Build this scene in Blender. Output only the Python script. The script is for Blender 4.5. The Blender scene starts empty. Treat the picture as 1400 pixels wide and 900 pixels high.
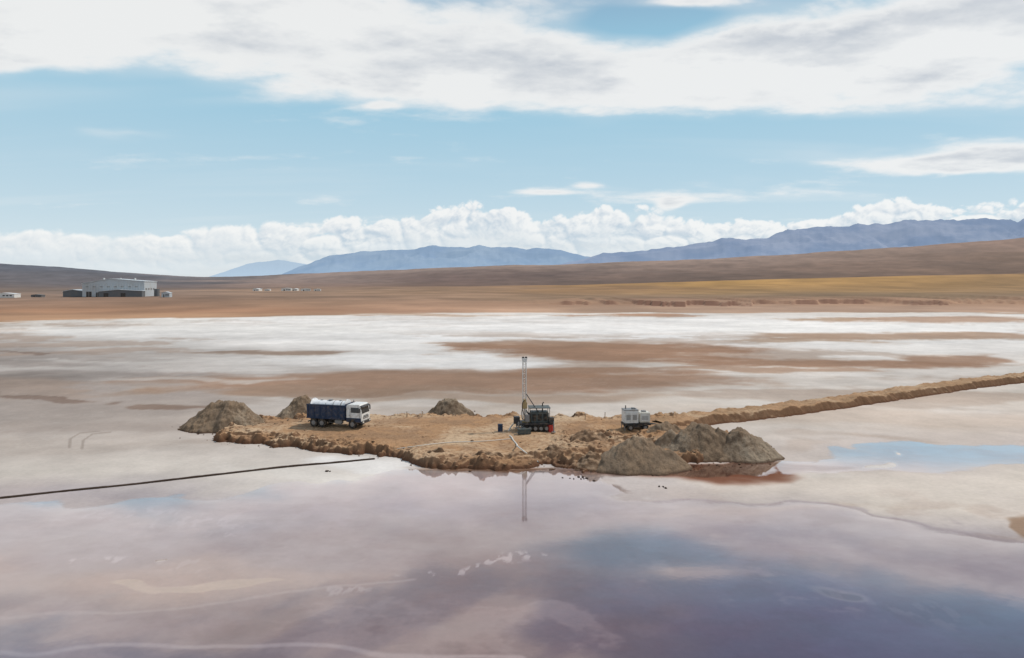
import bpy, bmesh, math, random
import numpy as np
from mathutils import Vector, Matrix
random.seed(7)
H=18.0; F=933.0; HV=392.0
scene=bpy.context.scene
scene.view_settings.view_transform='Standard'
scene.view_settings.look='None'
scene.view_settings.exposure=0
KILL=1.15

def G(u,v,z=0.0):
    D=(H-z)*F/(v-HV)
    return ((u-700)/F*D, D)
def s2l(c):
    c=np.asarray(c,float)/255.0
    return np.where(c<0.04045,c/12.92,((c+0.055)/1.055)**2.4)
def sstep(a,b,x):
    t=np.clip((x-a)/(b-a),0,1); return t*t*(3-2*t)

# ---------- numpy noise
def _hash(ix,iy,seed):
    h=(ix.astype(np.int64)*374761393+iy.astype(np.int64)*668265263+seed*974634777)&0xffffffff
    h=((h^(h>>13))*1274126177)&0xffffffff
    h=(h^(h>>16))&0xffffffff
    return h/4294967295.0*2-1
def vn(x,y,seed=0):
    xi=np.floor(x);yi=np.floor(y);fx=x-xi;fy=y-yi
    fx=fx*fx*fx*(fx*(fx*6-15)+10);fy=fy*fy*fy*(fy*(fy*6-15)+10)
    a=_hash(xi,yi,seed);b=_hash(xi+1,yi,seed);c=_hash(xi,yi+1,seed);d=_hash(xi+1,yi+1,seed)
    return (a*(1-fx)+b*fx)*(1-fy)+(c*(1-fx)+d*fx)*fy
def fbm(x,y,o=4,seed=0,g=0.5,puff=False):
    s=np.zeros_like(x);a=1.0;t=0
    for i in range(o):
        cs,sn=math.cos(i*1.1+.4),math.sin(i*1.1+.4)
        n=vn((x*cs-y*sn)*2**i+17.3*i,(x*sn+y*cs)*2**i-9.1*i,seed+i*13)
        if puff: n=2.6*np.abs(n)**.75-1.0
        s+=a*n;t+=a;a*=g
    return s/t
def fbma(x,y,o=4,seed=0,g=0.5):   # small rotation only, keeps the stretch
    s=np.zeros_like(x);a=1.0;t=0
    for i in range(o):
        cs,sn=math.cos(.12*(i%3-1)+.05),math.sin(.12*(i%3-1)+.05)
        n=vn((x*cs-y*sn)*2.03**i+17.3*i,(x*sn+y*cs)*2.03**i-9.1*i,seed+i*13)
        s+=a*n;t+=a;a*=g
    return s/t

def grid_mesh(name,X,Y,Z,mat,facemask=None,smooth=True,attrs=None):
    n,m=X.shape
    co=np.stack([X,Y,Z],-1).reshape(-1,3).astype(np.float32)
    idx=np.arange(n*m).reshape(n,m)
    q=np.stack([idx[:-1,:-1],idx[:-1,1:],idx[1:,1:],idx[1:,:-1]],-1).reshape(-1,4)
    if facemask is not None:
        q=q[facemask.reshape(-1)]
        used=np.unique(q); remap=-np.ones(n*m,int); remap[used]=np.arange(len(used))
        co=co[used]; q=remap[q]
    else: used=None
    me=bpy.data.meshes.new(name)
    me.vertices.add(len(co)); me.vertices.foreach_set('co',co.ravel())
    me.loops.add(q.size); me.loops.foreach_set('vertex_index',q.ravel().astype(np.int32))
    me.polygons.add(len(q)); me.polygons.foreach_set('loop_start',np.arange(0,q.size,4,dtype=np.int32))
    me.update(calc_edges=True)
    me.polygons.foreach_set('use_smooth',np.full(len(q),smooth))
    for k,(typ,arr) in (attrs or {}).items():
        a=arr.reshape(n*m,-1)
        if used is not None: a=a[used]
        if typ=='c':
            at=me.attributes.new(k,'FLOAT_COLOR','POINT')
            at.data.foreach_set('color',np.concatenate([a,np.ones((len(a),1))],1).astype(np.float32).ravel())
        else:
            at=me.attributes.new(k,'FLOAT','POINT'); at.data.foreach_set('value',a.astype(np.float32).ravel())
    me.update()
    ob=bpy.data.objects.new(name,me); scene.collection.objects.link(ob)
    me.materials.append(mat)
    return ob

# ---------- node helper
class NT:
    def __init__(s,tree): s.t=tree; s.n=tree.nodes; s.l=tree.links
    def new(s,typ,**kw):
        nd=s.n.new(typ)
        for k,v in kw.items(): setattr(nd,k,v)
        return nd
    def put(s,sock,v):
        if isinstance(v,bpy.types.NodeSocket): s.l.new(v,sock)
        else:
            if sock.type=='RGBA' and len(v)==3: v=(*v,1)
            sock.default_value=v
    def m(s,op,a,b=0.0,c=0.0,clamp=False):
        nd=s.new('ShaderNodeMath',operation=op); nd.use_clamp=clamp
        s.put(nd.inputs[0],a); s.put(nd.inputs[1],b)
        if op in('MULTIPLY_ADD',): s.put(nd.inputs[2],c)
        return nd.outputs[0]
    def ss(s,a,b,x):
        nd=s.new('ShaderNodeMapRange',interpolation_type='SMOOTHSTEP')
        s.put(nd.inputs['Value'],x); s.put(nd.inputs['From Min'],a); s.put(nd.inputs['From Max'],b)
        return nd.outputs[0]
    def mix(s,f,a,b,blend='MIX'):
        nd=s.new('ShaderNodeMix',data_type='RGBA',blend_type=blend)
        s.put(nd.inputs[0],f); s.put(nd.inputs[6],a); s.put(nd.inputs[7],b)
        return nd.outputs[2]
    def noise(s,vec,scale,detail=4,rough=0.5,dist=0.0):
        nd=s.new('ShaderNodeTexNoise'); s.put(nd.inputs['Vector'],vec)
        nd.inputs['Scale'].default_value=scale; nd.inputs['Detail'].default_value=detail
        nd.inputs['Roughness'].default_value=rough; nd.inputs['Distortion'].default_value=dist
        return nd.outputs['Fac']
    def attr(s,name,fac=False):
        nd=s.new('ShaderNodeAttribute',attribute_name=name); return nd.outputs['Fac' if fac else 'Color']
    def pos(s): return s.new('ShaderNodeNewGeometry').outputs['Position']
    def vmul(s,v,xyz):
        nd=s.new('ShaderNodeVectorMath',operation='MULTIPLY'); s.put(nd.inputs[0],v); s.put(nd.inputs[1],xyz); return nd.outputs[0]
    def sep(s,v):
        nd=s.new('ShaderNodeSeparateXYZ'); s.put(nd.inputs[0],v); return nd.outputs

def newmat(name):
    m=bpy.data.materials.new(name); m.use_nodes=True
    t=NT(m.node_tree); p=m.node_tree.nodes['Principled BSDF']
    return m,t,p
def simple(name,col,rough=0.6,metal=0.0,dirt=0.35,dscale=3.0,dirtcol=(0.28,0.2,0.13),spec=0.3):
    m,t,p=newmat(name)
    tc=t.new('ShaderNodeTexCoord').outputs['Object']
    n=t.noise(tc,dscale,4,0.6)
    f=t.ss(0.42,0.75,n); f=t.m('MULTIPLY',f,dirt)
    c=t.mix(f,col,dirtcol)
    t.put(p.inputs['Base Color'],c)
    p.inputs['Roughness'].default_value=rough; p.inputs['Metallic'].default_value=metal
    p.inputs['Specular IOR Level'].default_value=spec
    return m

# =====================================================  GROUND
az=np.concatenate([np.linspace(-180,-48,40)[:-1],np.linspace(-48,-40,40)[:-1],np.linspace(-40,40,1100),np.linspace(40,48,40)[1:],np.linspace(48,180,40)[1:]])
az=np.radians(az)
r=np.concatenate([[0.05],np.linspace(2,30,24),H*F/np.arange(540,38,-1.2),np.geomspace(446,9000,190)])
A,R=np.meshgrid(az,r)
X=R*np.sin(A); Y=R*np.cos(A)
AC=np.clip(A,-math.radians(50),math.radians(50))
D=R*np.maximum(np.cos(A),math.cos(math.radians(50)))
U=700+F*np.tan(AC)

uc=[-400,0,150,290,450,640,800,1000,1200,1400,1800]
Dr=[450,600,800,1200,1500,1900,2600,3500,4600,9000]
E=np.array([
[-37.3]*11,
[-24.5,-24.5,-24.5,-24.5,-25,-25,-25.5,-25.5,-25.5,-25.5,-25.5],
[-13,-13,-13,-13,-14,-14,-15,-15,-14,-14,-14],
[-5,-5,-5,-5,-5,-3.5,-3,-2,0,2,3],
[-2,-2,-2,-2,-1,0,3,8,13,18,28],
[0,0,0,0,1.5,1,1,5,9,14,22],
[10,10,6,5,8,15,16,21,28,38,50],
[40,34,23,12,20,29,31,41,53,68,92],
[20,18,12,8,12,20,20,28,36,45,60],
[4]*11],float)
ug=np.linspace(-400,1800,441); lg=np.linspace(math.log(450),math.log(9000),300)
T1=np.array([np.interp(ug,uc,E[i]) for i in range(len(Dr))])
T2=np.array([np.interp(lg,np.log(Dr),T1[:,j]) for j in range(len(ug))]).T
def smooth(T,axis,w):
    k=np.hanning(w*2+1);k/=k.sum()
    return np.apply_along_axis(lambda a:np.convolve(np.pad(a,w,mode='edge'),k,mode='valid'),axis,T)
T2=smooth(smooth(T2,1,14),0,6)
def bil(T,uu,ll):
    a=np.clip((uu-ug[0])/(ug[1]-ug[0]),0,len(ug)-1.001); b=np.clip((ll-lg[0])/(lg[1]-lg[0]),0,len(lg)-1.001)
    ai=a.astype(int);bi=b.astype(int);fa=a-ai;fb=b-bi
    return (T[bi,ai]*(1-fa)+T[bi,ai+1]*fa)*(1-fb)+(T[bi+1,ai]*(1-fa)+T[bi+1,ai+1]*fa)*fb
def terrain(x,y):
    rr=np.hypot(x,y); aa=np.arctan2(x,y)
    ac=np.clip(aa,-math.radians(50),math.radians(50))
    d=rr*np.maximum(np.cos(aa),math.cos(math.radians(50)))
    uu=700+F*np.tan(ac)
    e=bil(T2,uu,np.log(np.maximum(d,450)))
    z=H+e*np.maximum(d,450)/F
    z=z*sstep(440,620,d)
    w=sstep(700,2600,d)
    z+=w*(fbm(x/420,y/420,5,3)*9+ fbm(x/110,y/160,4,5)*3*sstep(1500,2600,d))
    z+=sstep(480,700,d)*fbm(x/60,y/60,4,9)*0.7
    sd=620+fbm(x/70,y*0+2.2,4,21)*70+fbm(x/15,y*0,4,22)*20
    bm=sstep(690,860,uu+fbm(x/20,y/20,3,4)*70)*(0.15+0.85*sstep(-.35,.15,fbm(x/30,y*0+7,5,31,.65)))
    step=sstep(0,5,d-sd)*(1-sstep(0,300,d-sd-20))
    z+=bm*step*3.6
    return z,d,uu
Z,_,_=terrain(X,Y)
Z=np.where(D<440,0,Z)

def tabcol(us,vs,rows,uu,vv):
    rows=np.array(rows,float)
    a=np.interp(uu,us,np.arange(len(us))); b=np.interp(vv,vs,np.arange(len(vs)))
    a=np.clip(a,0,len(us)-1.001);b=np.clip(b,0,len(vs)-1.001)
    ai=a.astype(int);bi=b.astype(int);fa=(a-ai)[...,None];fb=(b-bi)[...,None]
    fa=fa*fa*(3-2*fa);fb=fb*fb*(3-2*fb)
    return (rows[bi,ai]*(1-fa)+rows[bi,ai+1]*fa)*(1-fb)+(rows[bi+1,ai]*(1-fa)+rows[bi+1,ai+1]*fa)*fb
wx=np.zeros_like(X);wy=np.zeros_like(X)
for L,s in((90,1),(34,2),(13,3),(5,4),(1.8,5)):
    amp=np.minimum(0.33*L,0.035*D)
    wx+=amp*vn(X/L,Y/L,100+s)*1.3; wy+=amp*vn(X/L+31,Y/L-17,200+s)
XW=X+wx*1.6; DW=np.maximum(D+wy*.9,1.0)
UW=U+(wx*1.6)/np.maximum(D,5)*F
VW=HV+H*F/DW
V0=HV+H*F/np.maximum(D,1)
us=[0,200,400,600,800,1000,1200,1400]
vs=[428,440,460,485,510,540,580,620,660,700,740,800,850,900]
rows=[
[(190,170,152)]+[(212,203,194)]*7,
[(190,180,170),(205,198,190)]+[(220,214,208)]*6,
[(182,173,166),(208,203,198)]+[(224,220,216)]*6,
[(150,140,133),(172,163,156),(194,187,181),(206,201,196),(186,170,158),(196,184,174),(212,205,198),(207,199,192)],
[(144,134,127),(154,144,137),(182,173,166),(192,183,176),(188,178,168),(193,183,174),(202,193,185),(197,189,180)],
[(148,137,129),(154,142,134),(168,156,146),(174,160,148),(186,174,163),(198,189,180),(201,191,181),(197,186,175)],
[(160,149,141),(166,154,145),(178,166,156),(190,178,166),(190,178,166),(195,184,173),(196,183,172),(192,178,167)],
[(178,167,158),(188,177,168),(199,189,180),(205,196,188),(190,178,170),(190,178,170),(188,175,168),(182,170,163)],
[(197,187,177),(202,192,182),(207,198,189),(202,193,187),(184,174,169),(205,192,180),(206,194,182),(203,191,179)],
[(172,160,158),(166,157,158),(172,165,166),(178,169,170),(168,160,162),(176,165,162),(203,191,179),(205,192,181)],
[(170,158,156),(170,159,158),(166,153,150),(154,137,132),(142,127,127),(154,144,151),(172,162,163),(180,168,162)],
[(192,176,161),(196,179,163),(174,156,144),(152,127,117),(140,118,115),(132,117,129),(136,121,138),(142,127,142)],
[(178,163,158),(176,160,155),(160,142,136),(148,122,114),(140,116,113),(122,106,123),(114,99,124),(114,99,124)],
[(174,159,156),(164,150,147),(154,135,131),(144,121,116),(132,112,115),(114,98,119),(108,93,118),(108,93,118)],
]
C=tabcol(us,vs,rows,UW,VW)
FN=fbm(X/.55,Y/1.0,4,55)
FE=fbm(X/16,Y/9,6,57,.62)
def ell(cu,cv,ru,rv,col,al=1.0,soft=0.35,ang=0.0):
    global C
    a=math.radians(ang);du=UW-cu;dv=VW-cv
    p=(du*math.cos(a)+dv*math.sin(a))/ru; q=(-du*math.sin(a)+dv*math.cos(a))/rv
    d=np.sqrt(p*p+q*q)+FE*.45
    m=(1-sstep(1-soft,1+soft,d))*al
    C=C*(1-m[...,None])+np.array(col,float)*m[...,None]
def pline(pts,w,col,al=1.0,speck=None,soft=1.5,wf=1.0):
    global C
    uu=U+(UW-U)*wf; vv=V0+(VW-V0)*wf
    d=np.full(UW.shape,1e9)
    for (a,b),(c,e) in zip(pts[:-1],pts[1:]):
        ex,ey=c-a,(e-b); t=np.clip(((uu-a)*ex+(vv-b)*ey)/(ex*ex+ey*ey),0,1)
        d=np.minimum(d,np.hypot((uu-a-t*ex)*0.35,(vv-b-t*ey)))
    m=(1-sstep(w,w+soft,d))*al
    if speck is not None: m=m*sstep(speck,speck+0.2,FN)
    C=C*(1-m[...,None])+np.array(col,float)*m[...,None]
# thin sediment streaks and wet stains lying across the flat
stk=fbm(X/55,Y/30,6,301,.6); stk2=fbm(X/18,Y/12,5,303,.6)
band=sstep(70,120,D)*(1-sstep(340,410,D))
ms=sstep(.08,.32,stk+.40*stk2)*band*.50
C=C*(1-ms[...,None])+np.array((154,131,114.))*ms[...,None]
mw=sstep(.16,.36,-stk+.35*stk2)*band*.40
C=C*(1-mw[...,None])+np.array((220,214,208.))*mw[...,None]
# silt lobes on the bed of the brine
bedm=1-sstep(52,66,D)
b1=fbm(X/11,Y/8,6,311,.6); b2=fbm(X/3.2,Y/2.6,5,313,.62)
ms=sstep(.02,.26,b1+.4*b2)*bedm*.42
C=C*(1-ms[...,None])+(C*.80+np.array((14,4,0.)))*ms[...,None]
ms=sstep(.10,.34,-b1+.45*b2)*bedm*.34
C=C*(1-ms[...,None])+np.array((204,192,184.))*ms[...,None]
B1=(146,113,90)
S=[(760,447,560,13,(227,222,217),.8,.5),(330,450,210,8,(218,213,207),.6,.5),(1200,450,260,8,(225,220,214),.7,.4),
(560,497,150,11,(226,222,218),.85,.5),(1230,472,230,5,(218,212,206),.8,.4),
(1240,461,170,5,(160,131,108),.85,.3),(1320,438,160,4.5,(168,134,110),.8,.3),(1090,466,100,2.5,(166,140,118),.8,.3),
(820,483,190,12,B1,.95,.3),(720,473,90,4.5,(154,124,102),.8,.3),(390,482,130,3.2,(140,119,103),.9,.35),
(1140,496,230,6.5,B1,.92,.3),(1300,489,90,7,B1,.85,.3),(960,505,140,4,(154,124,102),.8,.3),
(590,524,300,14,(148,118,97),.92,.35),(760,511,120,8,B1,.8,.3),(440,535,190,6,(146,121,102),.85,.3),
(640,548,190,6,(160,138,120),.8,.4),(120,547,62,4.2,(112,90,77),.95,.2),(245,555,42,3.2,(124,102,88),.9,.25),
(15,485,25,2.6,(122,104,93),.8,.3),(330,520,70,3,(190,183,177),.6,.4),(150,513,160,6,(130,119,112),.6,.5),(70,498,120,4,(134,123,116),.6,.5),
(880,432,80,2.6,(168,128,100),.85,.3),(620,431,90,1.6,(178,148,124),.7,.4),(1150,436,60,2,(172,142,116),.8,.3),
(1385,722,80,21,(150,124,103),.95,.14),(520,640,110,9,(220,215,210),.85,.35),(380,655,120,8,(210,203,195),.6,.5),
(1150,575,260,14,(184,166,151),.6,.5),(1010,612,50,8,(178,162,150),.6,.4),(1180,600,160,4,(170,152,138),.5,.4),(1300,546,120,5,(176,158,144),.5,.5),(1020,700,120,5,(190,172,158),.5,.5),
(1100,650,60,5,(208,198,188),.7,.4),(1130,630,22,7,(212,206,200),.8,.3),
(200,795,250,24,(204,184,164),.8,.5),(1235,817,52,8,(178,168,168),.6,.3),(1235,817,40,5,(122,108,118),.8,.3),
(930,652,130,11,(112,68,48),.9,.35),(1000,642,90,8,(112,68,48),.85,.3),(1080,638,50,4,(150,118,100),.6,.4),(660,643,90,3.5,(124,90,66),.8,.5),
(60,560,200,20,(142,131,123),.4,.5),(60,620,140,10,(174,161,150),.4,.5),(180,590,120,6,(150,137,128),.5,.5),(230,618,90,4,(168,154,143),.5,.5)]
for s in S: ell(*s)
pline([(-300,848),(0,841),(120,837),(250,828),(380,812),(500,800),(560,790)],.3,(214,207,199),.4,soft=3,wf=.35)
pline([(-200,888),(300,889),(700,892)],1.0,(222,216,212),.5,soft=4,wf=.5)
pline([(520,778),(640,773),(720,765)],2,(224,220,216),.6,speck=.15,soft=6,wf=.7)
pline([(380,812),(430,815),(520,806)],2,(224,220,216),.45,speck=.15,soft=6,wf=.7)
pline([(45,764),(95,762)],2,(226,222,218),.6,speck=.05,soft=3,wf=.5)
pline([(60,716),(160,722),(270,714)],6,(214,210,210),.4,speck=.15,soft=6)
pline([(60,768),(200,778)],4,(224,218,212),.35,speck=.15,soft=6)
pline([(840,684),(1000,689),(1100,693),(1180,709),(1260,735),(1420,752)],1.0,(150,138,142),.5,soft=3,wf=.8)
pline([(1150,806),(1290,822),(1400,850)],3,(190,182,186),.20,speck=.12,soft=8)
pline([(95,612),(96,600),(110,592),(135,590)],.4,(140,128,118),.6,soft=.6,wf=0)
pline([(112,614),(114,602),(126,594),(150,591)],.4,(140,128,118),.6,soft=.6,wf=0)
iso=fbm(X/26,Y/20,5,77,.6); nearw=1-sstep(150,400,D)
m=(1-sstep(0.004,0.02,np.abs(iso-0.05)))*0.06*nearw
C=C*(1-m[...,None])+np.array((222,216,210.))*m[...,None]
patch=fbm(X/40,Y/26,5,88,0.6)+0.5*fbm(X/7,Y/6,4,90,.6)
C=C*(1+0.11*patch[...,None])

ush=[0,200,400,640,800,1000,1200,1400]
vsh=np.log([440,520,640,800,1150,1500,1700,2600,3500,4500])
rowsh=[
[*[(160,125,97)]*3,*[(178,147,124)]*5],
[(148,112,86),(150,114,88),(156,118,92),(166,130,105),(178,146,122),(182,150,127),(182,150,127),(178,145,122)],
[(144,114,93),(144,114,93),(148,117,94),(154,122,99),(160,126,101),(166,131,105),(164,129,103),(158,125,100)],
[(138,114,97),(138,113,96),(144,117,97),(144,116,94),(140,114,90),(138,113,88),(136,112,86),(134,110,86)],
[(126,108,95),(122,104,93),(144,118,98),(146,117,92),(152,118,84),(158,123,78),(154,120,78),(146,115,79)],
[(118,101,91),(118,101,91),(140,114,96),(146,116,91),(156,120,80),(166,128,76),(166,128,78),(156,121,80)],
[(112,98,92),(110,96,92),(138,113,99),(106,84,72),(94,76,66),(100,80,68),(106,84,70),(112,88,73)],  # shadowed hill flank: cloud shade put into the dark browns
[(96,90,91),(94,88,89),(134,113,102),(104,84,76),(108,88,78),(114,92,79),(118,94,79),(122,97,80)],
[(84,86,94),(86,86,92),(140,120,110),(144,120,106),(144,120,104),(142,117,102),(136,111,95),(134,107,91)],
[(84,88,99),(88,92,101),(132,115,109),(132,112,101),(132,112,101),(132,108,94),(132,108,92),(132,108,92)]]
hn=fbm(X/300,Y/300,5,41); hn2=fbm(X/50,Y/60,4,43)
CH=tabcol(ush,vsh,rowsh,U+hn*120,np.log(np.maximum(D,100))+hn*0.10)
CH=CH*(1+0.15*hn2[...,None]+0.12*hn[...,None])
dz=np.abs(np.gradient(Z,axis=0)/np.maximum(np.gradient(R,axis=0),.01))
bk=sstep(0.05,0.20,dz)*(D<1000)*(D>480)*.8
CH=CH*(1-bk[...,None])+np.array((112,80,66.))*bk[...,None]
far_haze=(sstep(600,4200,D)*.16)[...,None]  # distance haze painted into the hill colours
CH=CH*(1-far_haze)+np.array((176,180,188.))*far_haze
shoreD=np.interp(U,[-200,0,300,560,700,1000,1400],[345,352,398,445,468,462,470])+fbm(X/45,Y/30,5,61)*30
hm=sstep(-6,8,D-shoreD)[...,None]
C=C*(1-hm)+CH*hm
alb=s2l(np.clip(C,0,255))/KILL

def polysd(pts,uu,vv,k=2.2):
    d=np.full(uu.shape,1e9); ins=np.zeros(uu.shape,bool)
    P=pts+[pts[0]]
    for (a,b),(c,e) in zip(P[:-1],P[1:]):
        ex,ey=(c-a)*.5,(e-b)*k; px=(uu-a)*.5; py=(vv-b)*k
        t=np.clip((px*ex+py*ey)/(ex*ex+ey*ey+1e-9),0,1)
        d=np.minimum(d,np.hypot(px-t*ex,py-t*ey))
        cond=((b>vv)!=(e>vv))
        xi=(c-a)*(vv-b)/((e-b) if abs(e-b)>1e-9 else 1e-9)+a
        ins^=cond&(uu<xi)
    return np.where(ins,d,-d)
UW2=U+(UW-U)*0.8; VW2=V0+(VW-V0)*0.8
WP1=[(-900,720),(-300,716),(0,706),(150,697),(260,684),(380,668),(450,652),(520,646),(600,644),(700,642),(760,642),(815,648),(835,676),(900,684),(1000,688),(1090,692),(1150,703),(1200,718),(1270,737),(1400,750),(1800,768),(2600,60000),(-2600,60000)]
WP2=[(1040,648),(1060,624),(1100,612),(1200,606),(1260,603),(1400,606),(2200,606),(2200,643),(1400,641),(1250,644),(1165,641),(1120,649)]
WP3=[(790,640),(850,640),(1050,628),(1078,634),(1010,652),(930,659),(830,662)]
W=np.maximum(polysd(WP1,UW2,VW2),np.maximum(polysd(WP2,UW2,VW2),polysd(WP3,UW2,VW2)))
def wsub(cu,cv,ru,rv,amt):
    global W
    d=np.sqrt(((UW-cu)/ru)**2+((VW-cv)/rv)**2)
    m=1-sstep(.6,1.2,d); W=W*(1-m)+(-amt)*m
wsub(1385,722,80,21,10); wsub(1125,630,22,6,6)
wsub(200,800,190,13,-5); wsub(70,763,25,3,2)
W=np.clip(W,-30,60)

mG,t,p=newmat('salt_flat_soil')
P=t.pos(); col=t.attr('col')
n1=t.noise(P,0.35,4,.62); n2=t.noise(P,2.4,3,.6); n3=t.noise(t.vmul(P,(0.02,0.03,0.02)),1,5,.65)
f=t.m('ADD',t.m('MULTIPLY',t.m('SUBTRACT',n1,.5),.30),t.m('MULTIPLY',t.m('SUBTRACT',n2,.5),.26))
f=t.m('ADD',f,t.m('MULTIPLY',t.m('SUBTRACT',n3,.5),.36))
f=t.m('ADD',f,1.0)
c=t.new('ShaderNodeVectorMath',operation='SCALE'); t.put(c.inputs[0],col); t.put(c.inputs['Scale'],f)
t.put(p.inputs['Base Color'],c.outputs[0])
p.inputs['Roughness'].default_value=.85; p.inputs['Specular IOR Level'].default_value=.1
bp=t.new('ShaderNodeBump'); bp.inputs['Strength'].default_value=.35; bp.inputs['Distance'].default_value=.08
t.put(bp.inputs['Height'],t.noise(P,3.0,4,.65)); t.put(p.inputs['Normal'],bp.outputs[0])
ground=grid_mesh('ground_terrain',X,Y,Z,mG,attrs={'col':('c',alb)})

mW=bpy.data.materials.new('shallow_brine'); mW.use_nodes=True; t=NT(mW.node_tree)
for nd in list(t.n):
    if nd.type!='OUTPUT_MATERIAL': t.n.remove(nd)
out=[n for n in t.n if n.type=='OUTPUT_MATERIAL'][0]
P=t.pos(); w=t.attr('w',True)
nn=t.noise(P,.5,5,.65); n4=t.noise(t.vmul(P,(.09,.13,.1)),1,4,.6); n5=t.noise(t.vmul(P,(.5,.8,.5)),1,4,.65)
ww=t.m('ADD',w,t.m('MULTIPLY',t.m('SUBTRACT',nn,.5),14.0))
mask=t.ss(-1.5,5.0,ww)
deep=t.ss(2.0,26.0,ww)
depthv=t.ss(0.30,0.62,n4)
lw=t.new('ShaderNodeFresnel'); lw.inputs['IOR'].default_value=1.45
fr=t.m('MULTIPLY',lw.outputs[0],2.5,clamp=True)
fr=t.m('MULTIPLY',fr,t.m('ADD',t.m('MULTIPLY',depthv,.28),.66),clamp=True)
fr=t.m('MULTIPLY',fr,t.m('ADD',t.m('MULTIPLY',n5,.36),.84),clamp=True)
fac=t.m('MULTIPLY',fr,mask,clamp=True)
fac=t.m('MINIMUM',fac,.85)
bp=t.new('ShaderNodeBump'); bp.inputs['Strength'].default_value=.04; bp.inputs['Distance'].default_value=.02
t.put(bp.inputs['Height'],t.noise(P,1.5,2,.5)); 
gl=t.new('ShaderNodeBsdfGlossy'); t.put(gl.inputs['Color'],(1,.935,.94,1)); t.put(gl.inputs['Roughness'],.045); t.put(gl.inputs['Normal'],bp.outputs[0])
tr=t.new('ShaderNodeBsdfTransparent'); t.put(tr.inputs['Color'],t.mix(deep,t.mix(mask,(1,1,1,1),(.96,.95,.96,1)),(.87,.83,.86,1)))
mx=t.new('ShaderNodeMixShader'); t.put(mx.inputs[0],fac); t.l.new(tr.outputs[0],mx.inputs[1]); t.l.new(gl.outputs[0],mx.inputs[2])
t.l.new(mx.outputs[0],out.inputs['Surface'])
fm=(W[:-1,:-1]>-12)&(D[:-1,:-1]<300)&(D[:-1,:-1]>0.0)
grid_mesh('water',X,Y,Z+0.012,mW,facemask=fm,attrs={'w':('f',W)})

# =====================================================  MOUNTAINS
def mountains(name,pts,Dm,depth,mat,seed,az0,az1,rough=1.0):
    a=np.radians(np.linspace(az0,az1,700)); tt=np.linspace(0,1,90)
    AA,TT=np.meshgrid(a,tt)
    RR=(Dm-depth*0.7+depth*TT)
    x=np.tan(AA)*RR; y=RR
    uu=700+F*np.tan(AA)
    pe=np.interp(uu,[q[0] for q in pts],[HV-q[1] for q in pts])
    crest=H+pe*Dm/F
    prof=np.where(TT<.7,sstep(0,1,TT/.7*.5)*2*.55+.45*(TT/.7)**1.3,1-0.6*((TT-.7)/.3)**1.2)
    prof=np.clip(prof,0,1)
    L=depth*.26
    rid=1-np.abs(fbm(x/L,y/L/1.4,5,seed,.55))*2.2
    z=crest*prof*(1-rough*.30*(1-rid)*(1-np.abs(TT-.7)*.6)*np.where(np.abs(TT-.7)<.08,.3,1))
    z+= crest*.04*fbm(uu/26,uu*0,5,seed+9,.55)
    z=np.maximum(z,-5)
    z[0]=-20
    return grid_mesh(name,x,y,z,mat)
def mtmat(name,c1,c2,haze,hf,snow=None):
    m,t,p=newmat(name); P=t.pos()
    n=t.noise(t.vmul(P,(.0012,.0012,.003)),1,6,.62)
    c=t.mix(t.ss(.35,.65,n),c1,c2)
    z=t.sep(P)[2]
    if snow:
        zz=t.m('ADD',z,t.m('MULTIPLY',t.m('SUBTRACT',t.noise(t.vmul(P,(.004,.004,.008)),1,5,.7),.5),700))
        c=t.mix(t.m('MULTIPLY',t.ss(snow,snow+150,zz),.7),c,(.75,.8,.88))
    t.put(p.inputs['Base Color'],c); p.inputs['Roughness'].default_value=1; p.inputs['Specular IOR Level'].default_value=0
    # aerial haze painted in as emission, thicker near the valley floor
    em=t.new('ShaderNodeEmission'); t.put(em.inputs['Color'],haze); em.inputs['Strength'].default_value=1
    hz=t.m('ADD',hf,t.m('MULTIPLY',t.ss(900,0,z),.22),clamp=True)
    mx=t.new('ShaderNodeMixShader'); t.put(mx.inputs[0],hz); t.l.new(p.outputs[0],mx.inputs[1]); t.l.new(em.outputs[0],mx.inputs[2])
    out=[n_ for n_ in t.n if n_.type=='OUTPUT_MATERIAL'][0]; t.l.new(mx.outputs[0],out.inputs['Surface'])
    return m
def LL(c): a=s2l(c); return (float(a[0]),float(a[1]),float(a[2]),1)
mA=mtmat('hazy_blue_rock',(.15,.20,.30),(.28,.32,.38),LL((156,184,212)),.55)  # blue of the rock colours imitates aerial haze, here and below
mB=mtmat('hazy_blue_grey_rock',(.13,.16,.23),(.30,.30,.34),LL((150,173,205)),.50,snow=1440)
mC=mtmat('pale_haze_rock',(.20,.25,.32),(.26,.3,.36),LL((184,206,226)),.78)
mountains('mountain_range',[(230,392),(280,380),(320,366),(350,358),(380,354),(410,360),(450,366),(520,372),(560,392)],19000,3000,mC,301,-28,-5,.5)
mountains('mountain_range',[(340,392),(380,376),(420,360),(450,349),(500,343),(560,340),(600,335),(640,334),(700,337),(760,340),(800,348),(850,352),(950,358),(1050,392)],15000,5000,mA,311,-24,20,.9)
mountains('mountain_range',[(640,392),(720,375),(810,349),(850,338),(930,331),(1000,325),(1050,319),(1090,312),(1150,309),(1200,302),(1260,300),(1330,297),(1400,291),(1500,288),(1700,300),(2000,330)],12500,5000,mB,321,-5,50,1.0)

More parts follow.
